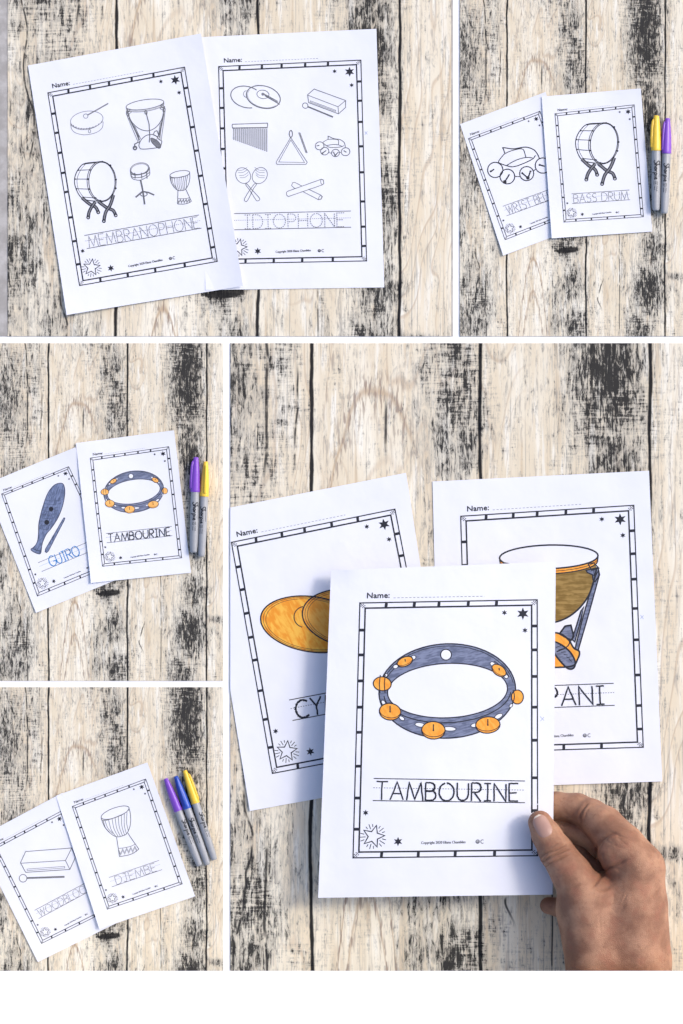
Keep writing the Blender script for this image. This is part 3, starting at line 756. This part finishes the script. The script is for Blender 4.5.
# pair at middle left
sh, zf, BH, sc = worksheet([(-15.05, 484.4), (75.5, 447.2), (128, 575), (35.9, 612.8)], 'GUIRO sheet coloured grey-blue with its title traced in blue pen',
    [None, (68.8, 466.4), None, (37.3, 596.4)], z0=1.25)
a = Art(zf, zoomM(0, 440, 7.59), .6); draw_guiro(a); a.build('guiro_drawing', [INK, SLATE2], sh)
t = Ink(zf); title(t, 'GUIRO', (38.1, 562.7), (95, 539), (41.7, 571.5), .17, .69, 'trace', .5, .8, -.15, .95, tmat=1); t.build('title_print', [INKG, BLUEPEN], sh)
TB5 = [(359.4, 602.5), (537.7, 599.3), (538.2, 856.2), (352.5, 858.4)]; TB3 = [(90, 457.9), (169, 446.4), (182, 558), (102.3, 566.5)]
sh, zf, BH, sc = worksheet([(75.9, 443.1), (174, 430.3), (191, 572.7), (90.9, 582.9)], 'coloured tambourine sheet lying flat beside purple and yellow markers', TB3, z0=2.3, curl=lambda a, b: .8 * (1 - a) ** 2)
a = Art(zf, homog(TB3) @ np.linalg.inv(homog(TB5)), .55); draw_tambourine(a); a.build('tambourine_drawing', [INK, SLATE, ORANGEP, PWHITE], sh)
t = Ink(zf); title(t, 'TAMBOURINE', (106, 533.5), (171.7, 526.4), (106.7, 542.8), .03, .97, 'trace', .5, .78); t.build('title_print', [INKG, INK], sh)

# pair at bottom left
sh, zf, BH, sc = worksheet([(-23.5, 838.7), (62, 793), (124.8, 919), (37.8, 962.1)], 'uncoloured WOODBLOCK sheet tucked under the djembe sheet', None, z0=1.25)
a = Art(zf, ZB, .62); draw_woodblock(a); a.build('woodblock_drawing', [INKG], sh)
t = Ink(zf); title(t, 'WOODBLOCK', (34.6, 910.3), (101, 874.5), (38.6, 918.6), .03, .79, 'thin', .5, .45); t.build('title_print', [INKG, INKL], sh)
sh, zf, BH, sc = worksheet([(55.9, 795.8), (147.3, 762.4), (195.1, 896.3), (99.3, 929)], 'uncoloured DJEMBE sheet lying beside three markers',
    [(72, 806.3), (145.9, 778.7), (182.5, 884), (107.2, 909.5)], z0=2.3, curl=lambda a, b: .8 * (1 - a) ** 2)
a = Art(zf, ZJ, .62); draw_djembe(a); a.build('djembe_drawing', [INKG], sh)
t = Ink(zf); title(t, 'DJEMBE', (109, 877.5), (159.1, 860.3), (112, 886.8), .10, .90, 'thin', .5, .5); t.build('title_print', [INKG, INKL], sh)

# large panel
sh, zf, BH, sc = worksheet([(201.8, 513.2), (406, 472.8), (453, 774), (249.8, 811)], 'CYMBALS sheet coloured golden orange, lying half under the held sheet',
    [(230.9, 542), (395.3, 508.6), (441, 742), (272, 774)], z0=1.35, clipx=230.3)
a = Art(zf, np.eye(3), 1.4); draw_cymbals_coloured(a); a.build('cymbal_drawing', [INK, GOLD, TAN], sh)
t = Ink(zf); title(t, 'CYMBALS', (289.2, 700), (430, 673.3), (292.5, 720.5), .035, .71, 'trace', .9, 1.7, mat=0, tmat=0); t.build('title_print', [INK], sh)
sh, zf, BH, sc = worksheet([(432.5, 481.5), (649, 470.7), (662.2, 781.4), (440, 789)], 'TIMPANI sheet with olive-brown drum bowl, lying right of the held sheet',
    [(460.2, 515.8), (634.3, 504.8), (643.8, 747.7), (467, 753.2)], z0=1.35, curl=lambda a, b: 1.4 * max(0, b - .7) ** 2 * 10)
a = Art(zf, ZT, 1.45); draw_timpani(a, True); a.build('timpani_drawing', [INK, ORANGE, OLIVE, SLATE, SLATE], sh)
t = Ink(zf); title(t, 'TIMPANI', (469, 688.5), (613.7, 683.3), (470, 710.5), .20, .93, 'trace', .9, 1.5, mat=0, tmat=0); t.build('title_print', [INK], sh)
t = Ink(zf); t.line([(640.5, 615), (643.5, 619)], .5); t.line([(643.6, 615.4), (640.4, 618.6)], .5); t.build('pencil_mark', PENCIL, sh)
# the sheet held in the hand: tilted, its lower right corner pinched
def held_z(x, y):
    t = (y - 565) / 330.0; s = (x - 325) / 230.0
    bow = math.sin(math.pi * min(max(s, 0), 1))
    dent = 2.6 * math.exp(-((x - 500) * .6 + (y - 830) * .8) ** 2 / 500) * math.exp(-((x - 556) ** 2 + (y - 870) ** 2) / 5000)
    return 23 + 12 * t + bow * (2.5 + 4.0 * t) + dent - 3.5 * math.exp(-((x - 331) / 14) ** 2 - ((y - 571) / 12) ** 2)
sh, zf, BH, sc = worksheet([(331, 570.5), (555.8, 561.6), (552.6, 894.6), (318.2, 897.8)], 'coloured tambourine sheet raised above the others by a hand', TB5, zf=held_z)
a = Art(zf, np.eye(3), 1.3); draw_tambourine(a); a.build('tambourine_drawing', [INK, SLATE, ORANGE, PWHITE], sh)
t = Ink(zf); title(t, 'TAMBOURINE', (373.7, 778.5), (525, 781), (372.8, 800.6), .02, .955, 'trace', .95, 1.45, .14, .95, BR=(525, 802.7), mat=0, tmat=0); t.build('title_print', [INK], sh)
t = Ink(zf); t.line([(540, 716.5), (544, 720.5)], .5); t.line([(544, 717), (540.5, 721)], .5); t.build('pencil_mark', PENCIL, sh)

# ------------------------------------------------------------------ markers
def plastic(name, col, rough=0.35):
    m, nt, b = newmat(name, rough, spec=0.5)
    n = noise(nt, pos(nt), 0.4, 2, 0.5)
    nt.links.new(mixc(nt, n.step(.3, .7), tuple(c * .93 for c in col), col).s, b.inputs['Base Color'])
    return m
CAP = {'yellow': plastic('yellow_plastic', (0.86, 0.56, 0.05)), 'purple': plastic('purple_plastic', (0.21, 0.07, 0.52)), 'blue': plastic('blue_plastic', (0.02, 0.075, 0.44))}
BARREL = plastic('grey_plastic', (0.33, 0.345, 0.37), 0.4)
SCRIPT = [  # handwritten logo, x along, y up, about 6 long
    [(0.75, .95), (.45, 1.15), (.1, 1.0), (.15, .7), (.55, .45), (.6, .1), (.25, -.12), (-.1, .1)],
    [(.9, 1.25), (.88, .5), (.85, 0), (1.0, .4), (1.2, .5), (1.3, .3), (1.35, 0)],
    [(2.0, .42), (1.75, .5), (1.6, .2), (1.75, 0), (1.95, .15), (2.05, .5), (2.08, 0)],
    [(2.35, .5), (2.35, 0), (2.4, .35), (2.7, .5)],
    [(2.95, .5), (2.9, -.6), (2.95, .3), (3.2, .5), (3.4, .25), (3.2, 0), (2.95, .1)],
    [(3.7, .5), (3.7, .1), (3.85, 0)], [(3.7, .8), (3.73, .85)],
    [(4.05, .22), (4.4, .3), (4.3, .5), (4.1, .4), (4.05, .15), (4.25, 0), (4.6, .1)]]
def marker(tip, end, t_cap, R, colour, clip_ang, label, text_ang=0.0, tshift=0.0):
    ln = math.dist(tip, end)
    ax = ((end[0] - tip[0]) / ln, (end[1] - tip[1]) / ln); sd = (-ax[1], ax[0])
    root = bpy.data.objects.new('marker_pen', None); COL.objects.link(root)
    zc = 1.02 + R * 1.1
    root.location = P((tip[0] + end[0]) / 2, (tip[1] + end[1]) / 2, 1.0)
    bpy.context.view_layer.update()
    tag(root, label, 'marker', 'felt tip markers on the planks')
    ML = root.matrix_world.inverted()
    def W_(t, r, ang):      # t along in mm, ang 0 = up toward camera, 90 = side sd
        a = math.radians(ang); s_ = r * math.sin(a); z = zc + r * math.cos(a)
        return P(tip[0] + ax[0] * t + sd[0] * s_, tip[1] + ax[1] * t + sd[1] * s_, z)
    def lathe(name, prof, mat, n=28):
        V, F = [], []
        for t, r in prof:
            for i in range(n): V.append(ML @ Vector(W_(t, r, 360 * i / n)))
        for j in range(len(prof) - 1):
            for i in range(n): F.append((j * n + i, j * n + (i + 1) % n, (j + 1) * n + (i + 1) % n, (j + 1) * n + i))
        F.append(tuple(range(n))); F.append(tuple(reversed(range((len(prof) - 1) * n, len(prof) * n))))
        me = bpy.data.meshes.new(name); me.from_pydata(V, [], F); me.update()
        bm = bmesh.new(); bm.from_mesh(me); bmesh.ops.recalc_face_normals(bm, faces=bm.faces[:]); bm.to_mesh(me); bm.free()
        o = link(name, me, mat, root, True); return o
    c = t_cap
    cap = lathe('cap', [(0, .02 * R), (.1, .30 * R), (.35, .44 * R), (.9, .54 * R), (c * .12, .62 * R), (c * .3, .80 * R), (c * .5, .93 * R), (c * .75, 1.02 * R), (c * .93, 1.06 * R), (c - .3, 1.08 * R), (c, 1.05 * R), (c, .9 * R)], CAP[colour])
    lathe('barrel', [(c - .5, .88 * R), (c + .1, .95 * R), (c + .3, .955 * R), (ln * .72, .96 * R), (ln * .82, .93 * R), (ln * .9, .87 * R), (ln * .95, .81 * R), (ln * .975, .77 * R), (ln - .9, .72 * R), (ln - .35, .62 * R), (ln - .08, .42 * R), (ln, .02 * R)], BARREL)
    # pocket clip on the cap
    bm = bmesh.new(); prof = [(c * .10, .60, .70), (c * .16, .64, 1.0), (c * .3, .8, 1.17), (c * .6, .98, 1.26), (c * .88, 1.03, 1.28), (c * .92, 1.05, 1.10)]
    rows = []
    for t, r0, r1 in prof:
        w = 14 if t > c * .12 else 9
        rows.append([bm.verts.new(ML @ Vector(W_(t, rr * R, clip_ang + da))) for rr, da in ((r0, -w * 1.2), (r1, -w), (r1 * 1.02, 0), (r1, w), (r0, w * 1.2))])
    for p, q in zip(rows, rows[1:]):
        for i in range(4): bm.faces.new((p[i], p[i + 1], q[i + 1], q[i]))
    bm.faces.new(rows[0]); bm.faces.new(list(reversed(rows[-1])))
    bmesh.ops.recalc_face_normals(bm, faces=bm.faces[:])
    me = bpy.data.meshes.new('clip'); bm.to_mesh(me); bm.free(); link('clip', me, CAP[colour], cap, True)
    # printed logo wrapped on the barrel
    V, F = [], []
    def onb(t, s_): return ML @ Vector(W_(t, R * .96 + .06, text_ang + math.degrees(s_ / R)))
    def strip(pts, w):
        b0 = len(V); n = len(pts)
        for i, q in enumerate(pts):
            a_, b_ = pts[max(i - 1, 0)], pts[min(i + 1, n - 1)]
            d = (b_[0] - a_[0], b_[1] - a_[1]); l = math.hypot(*d) or 1
            for sg in (.5, -.5): V.append(onb(q[0] - d[1] / l * w * sg, q[1] + d[0] / l * w * sg))
        for i in range(n - 1): F.append((b0 + 2 * i, b0 + 2 * i + 1, b0 + 2 * i + 3, b0 + 2 * i + 2))
    k = R * .86; t0 = c + (ln - c) * (.17 + tshift)
    for st in SCRIPT: strip([(t0 + x * k, -(y - .35) * k * 1.25) for x, y in spline(st, n=4)], R * .22)
    rn = random.Random(label)
    for row, (a0, a1, y) in enumerate(((4.95, 5.75, .28), (4.95, 5.75, -.12), (4.95, 5.7, -.5), (6.1, 7.2, .25), (6.1, 7.1, -.35), (0.8, 4.0, 1.1))):
        x = a0
        while x < a1:
            w = .10 + rn.random() * .18
            strip([(t0 + x * k, (.35 - y - .35) * k), (t0 + (x + w * .5) * k, (.30 - y - .35 + rn.random() * .1) * k), (t0 + (x + w) * k, (.35 - y - .35) * k)], R * .17); x += w + .09
    me = bpy.data.meshes.new('logo'); me.from_pydata(V, [], F); me.update(); link('logo', me, INK, root)
    return root
marker((656.4, 115.3), (656, 210.6), 35.2, 4.8, 'yellow', 68, 'yellow-capped marker touching the BASS DRUM sheet side, left of a purple one')
marker((667.6, 117.9), (664.3, 213.6), 35.5, 4.6, 'purple', 60, 'purple-capped marker lying right of a yellow one by the BASS DRUM sheet')
marker((196, 457), (193.6, 552.7), 35.0, 4.6, 'purple', 66, 'purple-capped marker between the flat tambourine sheet and a yellow marker')
marker((205.8, 461.4), (201.4, 556.6), 35.2, 4.3, 'yellow', -8, 'yellow-capped marker right of a purple one beside the flat tambourine sheet', text_ang=20)
marker((165.6, 778.3), (199.8, 866.0), 35.2, 4.1, 'purple', 150, 'purple-capped marker, nearest of three to the DJEMBE sheet', text_ang=-22)
marker((175.6, 776), (207.8, 864.9), 34.8, 4.1, 'blue', 4, 'blue-capped marker lying between purple and yellow markers', text_ang=12)
marker((184.6, 770.3), (214.5, 860.1), 35.0, 4.1, 'yellow', -62, 'yellow-capped marker right of the blue marker', text_ang=-30)

# ------------------------------------------------------------------ the hand, one continuous surface from a distance field
HX0, HX1, HY0, HY1, HZ0, HZ1, HH = 528.0, 690.0, 780.0, 1012.0, 1.5, 94.0, 1.0
gx = np.arange(HX0, HX1, HH); gy = np.arange(HY0, HY1, HH); gz = np.arange(HZ0, HZ1, HH)
def hand_field(X, Y, Z):
    def cone(a, b, r1, r2):
        a = np.array(a, float); b = np.array(b, float); ba = b - a; l2 = ba @ ba; rr = r1 - r2; a2 = l2 - rr * rr; il2 = 1 / l2
        px, py, pz = X - a[0], Y - a[1], Z - a[2]
        y = px * ba[0] + py * ba[1] + pz * ba[2]; z = y - l2
        qx, qy, qz = px * l2 - ba[0] * y, py * l2 - ba[1] * y, pz * l2 - ba[2] * y
        x2 = qx * qx + qy * qy + qz * qz; y2 = y * y * l2; z2 = z * z * l2
        k = np.sign(rr) * rr * rr * x2
        d = (np.sqrt(x2 * a2 * il2) + y * rr) * il2 - r1
        d = np.where(np.sign(z) * a2 * z2 > k, np.sqrt(x2 + z2) * il2 - r2, d)
        return np.where(np.sign(y) * a2 * y2 < k, np.sqrt(x2 + y2) * il2 - r1, d)
    def smin(a, b, k):
        h = np.clip(0.5 + 0.5 * (b - a) / k, 0, 1); return b + (a - b) * h - k * h * (1 - h)
    def chain(js):
        d = None
        for (x0, y0, z0, r0), (x1, y1, z1, r1) in zip(js, js[1:]):
            c = cone((x0, y0, z0), (x1, y1, z1), r0, r1); d = c if d is None else smin(d, c, 3.0)
        return d
    palm = chain([(589, 909, 52, 33.5), (596, 940, 52, 33.5), (605, 1030, 52, 33)])
    palm = smin(palm, chain([(639, 870, 58, 25), (634, 906, 54, 33.5), (639, 960, 52, 32.5), (641, 1030, 52, 33)]), 16)
    palm = smin(palm, chain([(610, 892, 36, 22), (622, 930, 40, 30)]), 12)
    thumb = chain([(590, 905, 63, 25), (571.5, 874, 61, 20), (556.5, 852, 56.5, 17.3), (546.5, 835, 53, 14.6), (540, 822.5, 51, 12.0)])
    d = smin(palm, thumb, 9)
    index = chain([(640, 868, 60, 25), (622, 846, 56, 22.5), (604, 825, 40, 19.0), (591, 815.5, 30, 16.4), (577, 808.5, 21.5, 15.0), (556, 806, 15.4, 13.9), (540, 806, 14.0, 11.0)])
    d = smin(d, index, 5)
    bulge = chain([(614, 853, 60, 16.5), (622, 866, 60, 18)])
    d = smin(d, bulge, 2.6)
    middle = chain([(634, 868, 34, 20), (602, 846, 30, 13.0), (585, 834.5, 21, 11.0), (552, 830.5, 14, 10.0)])
    d = smin(d, middle, 2.0)
    ring = chain([(624, 892, 18, 14), (598, 866, 13, 11), (578, 853, 11.5, 10), (556, 850, 11, 9.0)])
    d = smin(d, ring, 2.0)
    pinky = chain([(614, 908, 26, 17), (580, 909, 22, 11), (560, 907.5, 20, 9.6), (548.5, 905.5, 19, 8.6)])
    d = smin(d, pinky, 2.0)
    return d
def surface_nets(F, gx, gy, gz):
    nx, ny, nz = F.shape; s = F < 0
    cs = [(i, j, k) for i in (0, 1) for j in (0, 1) for k in (0, 1)]
    sl = lambda c: (slice(c[0], nx - 1 + c[0]), slice(c[1], ny - 1 + c[1]), slice(c[2], nz - 1 + c[2]))
    cnt = sum(s[sl(c)].astype(np.int8) for c in cs)
    act = np.argwhere((cnt > 0) & (cnt < 8)); ids = -np.ones((nx - 1, ny - 1, nz - 1), int)
    ids[act[:, 0], act[:, 1], act[:, 2]] = np.arange(len(act))
    acc = np.zeros((len(act), 3)); n = np.zeros(len(act))
    for a in cs:
        for ax in range(3):
            if a[ax]: continue
            b = list(a); b[ax] = 1
            fa = F[act[:, 0] + a[0], act[:, 1] + a[1], act[:, 2] + a[2]]; fb = F[act[:, 0] + b[0], act[:, 1] + b[1], act[:, 2] + b[2]]
            m = (fa < 0) != (fb < 0); t = np.where(m, fa / np.where(m, fa - fb, 1), 0)
            p = np.tile(np.array(a, float), (len(act), 1)); p[:, ax] = t
            acc[m] += p[m]; n[m] += 1
    v = act + acc / n[:, None]
    v = np.stack([gx[0] + v[:, 0] * HH, gy[0] + v[:, 1] * HH, gz[0] + v[:, 2] * HH], 1)
    faces = []
    for ax in range(3):
        o = [(1, 2), (2, 0), (0, 1)][ax]
        hi = [slice(None)] * 3; lo_ = [slice(None)] * 3; hi[ax] = slice(1, None); lo_[ax] = slice(0, -1)
        e = np.argwhere(s[tuple(lo_)] != s[tuple(hi)])
        ok = (e[:, o[0]] > 0) & (e[:, o[1]] > 0) & (e[:, o[0]] < F.shape[o[0]] - 1) & (e[:, o[1]] < F.shape[o[1]] - 1); e = e[ok]
        q = []
        for da, db in ((1, 1), (0, 1), (0, 0), (1, 0)):
            c = e.copy(); c[:, o[0]] -= da; c[:, o[1]] -= db; q.append(ids[c[:, 0], c[:, 1], c[:, 2]])
        q = np.stack(q, 1)
        inside = s[e[:, 0], e[:, 1], e[:, 2]]
        q[~inside] = q[~inside][:, ::-1]
        faces.append(q)
    return v, np.concatenate(faces)
X, Y, Z = np.meshgrid(gx, gy, gz, indexing='ij')
FLD = hand_field(X, Y, Z); FLD = np.maximum(FLD, Y - 1008.0)
hv, hf = surface_nets(FLD, gx, gy, gz)
# skin folds, pressed in where the picture shows them
CREASES = [([(538, 860), (547, 853), (557, 849), (568, 843)], 2.0, 1.2), ([(540, 864.5), (551, 856), (570, 848)], 2.3, 1.2), ([(543, 869), (554, 861), (571, 853)], 1.6, 1.2), ([(548, 848), (561, 841)], .7, 1.2),
    ([(591, 888), (598, 880), (606, 870), (616, 865), (627, 859)], 2.0, 1.6), ([(593, 886), (602, 889), (610, 887)], 1.3, 1.8), ([(607, 869), (613, 868), (620, 870)], .6, 1.4),
    ([(581, 825), (579.5, 817), (583, 809), (588, 803)], 1.3, 1.3), ([(584, 822), (586, 812), (591, 806)], .5, 1.2),
    ([(596, 862), (596.5, 851), (601, 842), (609, 835), (617, 833)], 1.7, 1.5), ([(600, 865), (602, 853)], .5, 1.5),
    ([(600, 876), (606, 880), (613, 880)], .6, 1.5), ([(617, 836), (622, 840)], .7, 1.6)]
_r = random.Random(3)
for k in range(34):      # fine lines across thumb, index and the back of the hand
    (x0, y0), (x1, y1), da = _r.choice((((552, 846), (588, 892), 62), ((590, 812), (628, 846), -52), ((588, 900), (655, 900), 20), ((590, 925), (660, 960), 5), ((544, 838), (562, 862), 62)))
    t_ = _r.random(); cx_, cy_ = x0 + (x1 - x0) * t_ + _r.uniform(-8, 8), y0 + (y1 - y0) * t_ + _r.uniform(-10, 10)
    an = math.radians(da - 90 + _r.uniform(-25, 25)); l_ = _r.uniform(4, 9); bx_ = _r.uniform(-1.2, 1.2)
    dx_, dy_ = math.cos(an) * l_, math.sin(an) * l_
    CREASES.append(([(cx_ - dx_, cy_ - dy_), (cx_ - dy_ * .1 * bx_, cy_ + dx_ * .1 * bx_), (cx_ + dx_, cy_ + dy_)], _r.uniform(.18, .42), _r.uniform(.8, 1.2)))
G = np.stack([hand_field(hv[:, 0] + dx, hv[:, 1] + dy, hv[:, 2] + dz) for dx, dy, dz in ((.5, 0, 0), (0, .5, 0), (0, 0, .5))], 1) - hand_field(hv[:, 0], hv[:, 1], hv[:, 2])[:, None]
G /= np.linalg.norm(G, axis=1)[:, None] + 1e-9
up = np.clip(G[:, 2] * 2.0 + .3, 0, 1) * (hv[:, 2] > 22)
def seg_dist(p, a, b):
    a = np.array(a); b = np.array(b); ab = b - a; t = np.clip(((p - a) @ ab) / (ab @ ab), 0, 1)
    return np.linalg.norm(p - a - t[:, None] * ab, axis=1), t
for pts, depth, w in CREASES:
    pts = spline(pts, n=5); best = np.full(len(hv), 1e9); par = np.zeros(len(hv)); n_ = len(pts) - 1
    for i in range(n_):
        d_, t_ = seg_dist(hv[:, :2], pts[i], pts[i + 1]); m_ = d_ < best; best[m_] = d_[m_]; par[m_] = (i + t_[m_]) / n_
    taper = np.clip(np.minimum(par, 1 - par) * 5 + .15, 0, 1)
    prof = np.exp(-(best / w) ** 2) - .16 * np.exp(-((best - 2.4 * w) / (1.5 * w)) ** 2)
    hv -= G * (depth * 0.9 * prof * taper * up)[:, None]
HV = [P(*p) for p in hv]
me = bpy.data.meshes.new('hand'); me.from_pydata(HV, [], [tuple(int(i) for i in q) for q in hf]); me.update()
bm = bmesh.new(); bm.from_mesh(me)
bmesh.ops.recalc_face_normals(bm, faces=bm.faces[:])
bm.to_mesh(me); bm.free()
def skin():
    m, nt, b = newmat('skin', 0.55, spec=0.28)
    p = pos(nt)
    n1 = noise(nt, p, 0.035, 3, .55); n2 = noise(nt, p, 0.30, 4, .65); n3 = noise(nt, p, 1.1, 2, .6)
    c = mixc(nt, n1.step(.35, .65), (0.255, 0.122, 0.073), (0.43, 0.232, 0.142))
    c = mixc(nt, noise(nt, p, 0.06, 2, .5).step(.52, .70) * .5, c, (0.32, 0.13, 0.08))
    c = mixc(nt, n2.step(.50, .75) * .45, c, (0.20, 0.088, 0.052))
    c = mixc(nt, n3.step(.60, .74) * .25, c, (0.42, 0.235, 0.145))
    nt.links.new(c.s, b.inputs['Base Color'])
    b.inputs['Subsurface Weight'].default_value = 0.12; b.inputs['Subsurface Radius'].default_value = (.006, .002, .001); b.inputs['Subsurface Scale'].default_value = 0.5
    v = nt.nodes.new('ShaderNodeTexVoronoi'); v.feature = 'DISTANCE_TO_EDGE'; v.inputs['Scale'].default_value = 0.75; nt.links.new(p.s, v.inputs['Vector'])
    bump(nt, b, N(nt, v.outputs['Distance']).step(0, .25) * .5 + n3 * .6 + n2 * .8, 0.55, 0.0007)
    return m
hand = link('hand', me, skin(), smooth=True)
tag(hand, 'bare hand and wrist pinching the raised tambourine sheet by its lower right corner', 'hand')
# thumb nail laid on the surface of the thumb
def surf_z(x, y):
    z = np.arange(100, 40, -.1); f = hand_field(np.full_like(z, x), np.full_like(z, y), z); i = np.argmax(f < 0); return z[i]
NC = (542.6, 826.3); NA = math.radians(62)     # nail centre, direction tip -> root in the picture
ax_, sd_ = (math.cos(NA), math.sin(NA)), (-math.sin(NA), math.cos(NA))
bm = bmesh.new(); rows = []; NR, NCOL = 14, 13
for j in range(NR + 1):
    t = j / NR; yy = -12.4 + 24.6 * t
    hw = 8.6 * (1 - abs(2 * t - 1) ** 4.0) ** .5 if 0 < t < 1 else 2.2
    hw = max(hw, 2.4) * (0.94 + .06 * math.sin(t * 3))
    row = []
    for i in range(NCOL + 1):
        s_ = (2 * i / NCOL - 1) * hw
        x = NC[0] + ax_[0] * yy + sd_[0] * s_; y = NC[1] + ax_[1] * yy + sd_[1] * s_
        edge = max(abs(2 * i / NCOL - 1) ** 6, (1 - t) ** 8 * 0, t ** 10)
        z = surf_z(x, y) + .75 - 1.0 * edge
        row.append(bm.verts.new(P(x, y, z)))
    rows.append(row)
for p, q in zip(rows, rows[1:]):
    for i in range(NCOL): bm.faces.new((p[i], p[i + 1], q[i + 1], q[i]))
bmesh.ops.recalc_face_normals(bm, faces=bm.faces[:])
for f in bm.faces:
    if f.normal.z < 0: f.normal_flip()
me = bpy.data.meshes.new('thumbnail'); bm.to_mesh(me); bm.free()
NAIL = newmat('nail', 0.38, (0.38, 0.225, 0.18), 0.4)[0]; NEDGE = newmat('nail_edge', 0.35, (0.64, 0.53, 0.43), 0.4)[0]
nl = link('thumbnail', me, [NAIL, NEDGE], hand, True)
for i, p in enumerate(me.polygons): p.material_index = 1 if i < NCOL else 0
md = nl.modifiers.new('s', 'SUBSURF'); md.levels = md.render_levels = 2
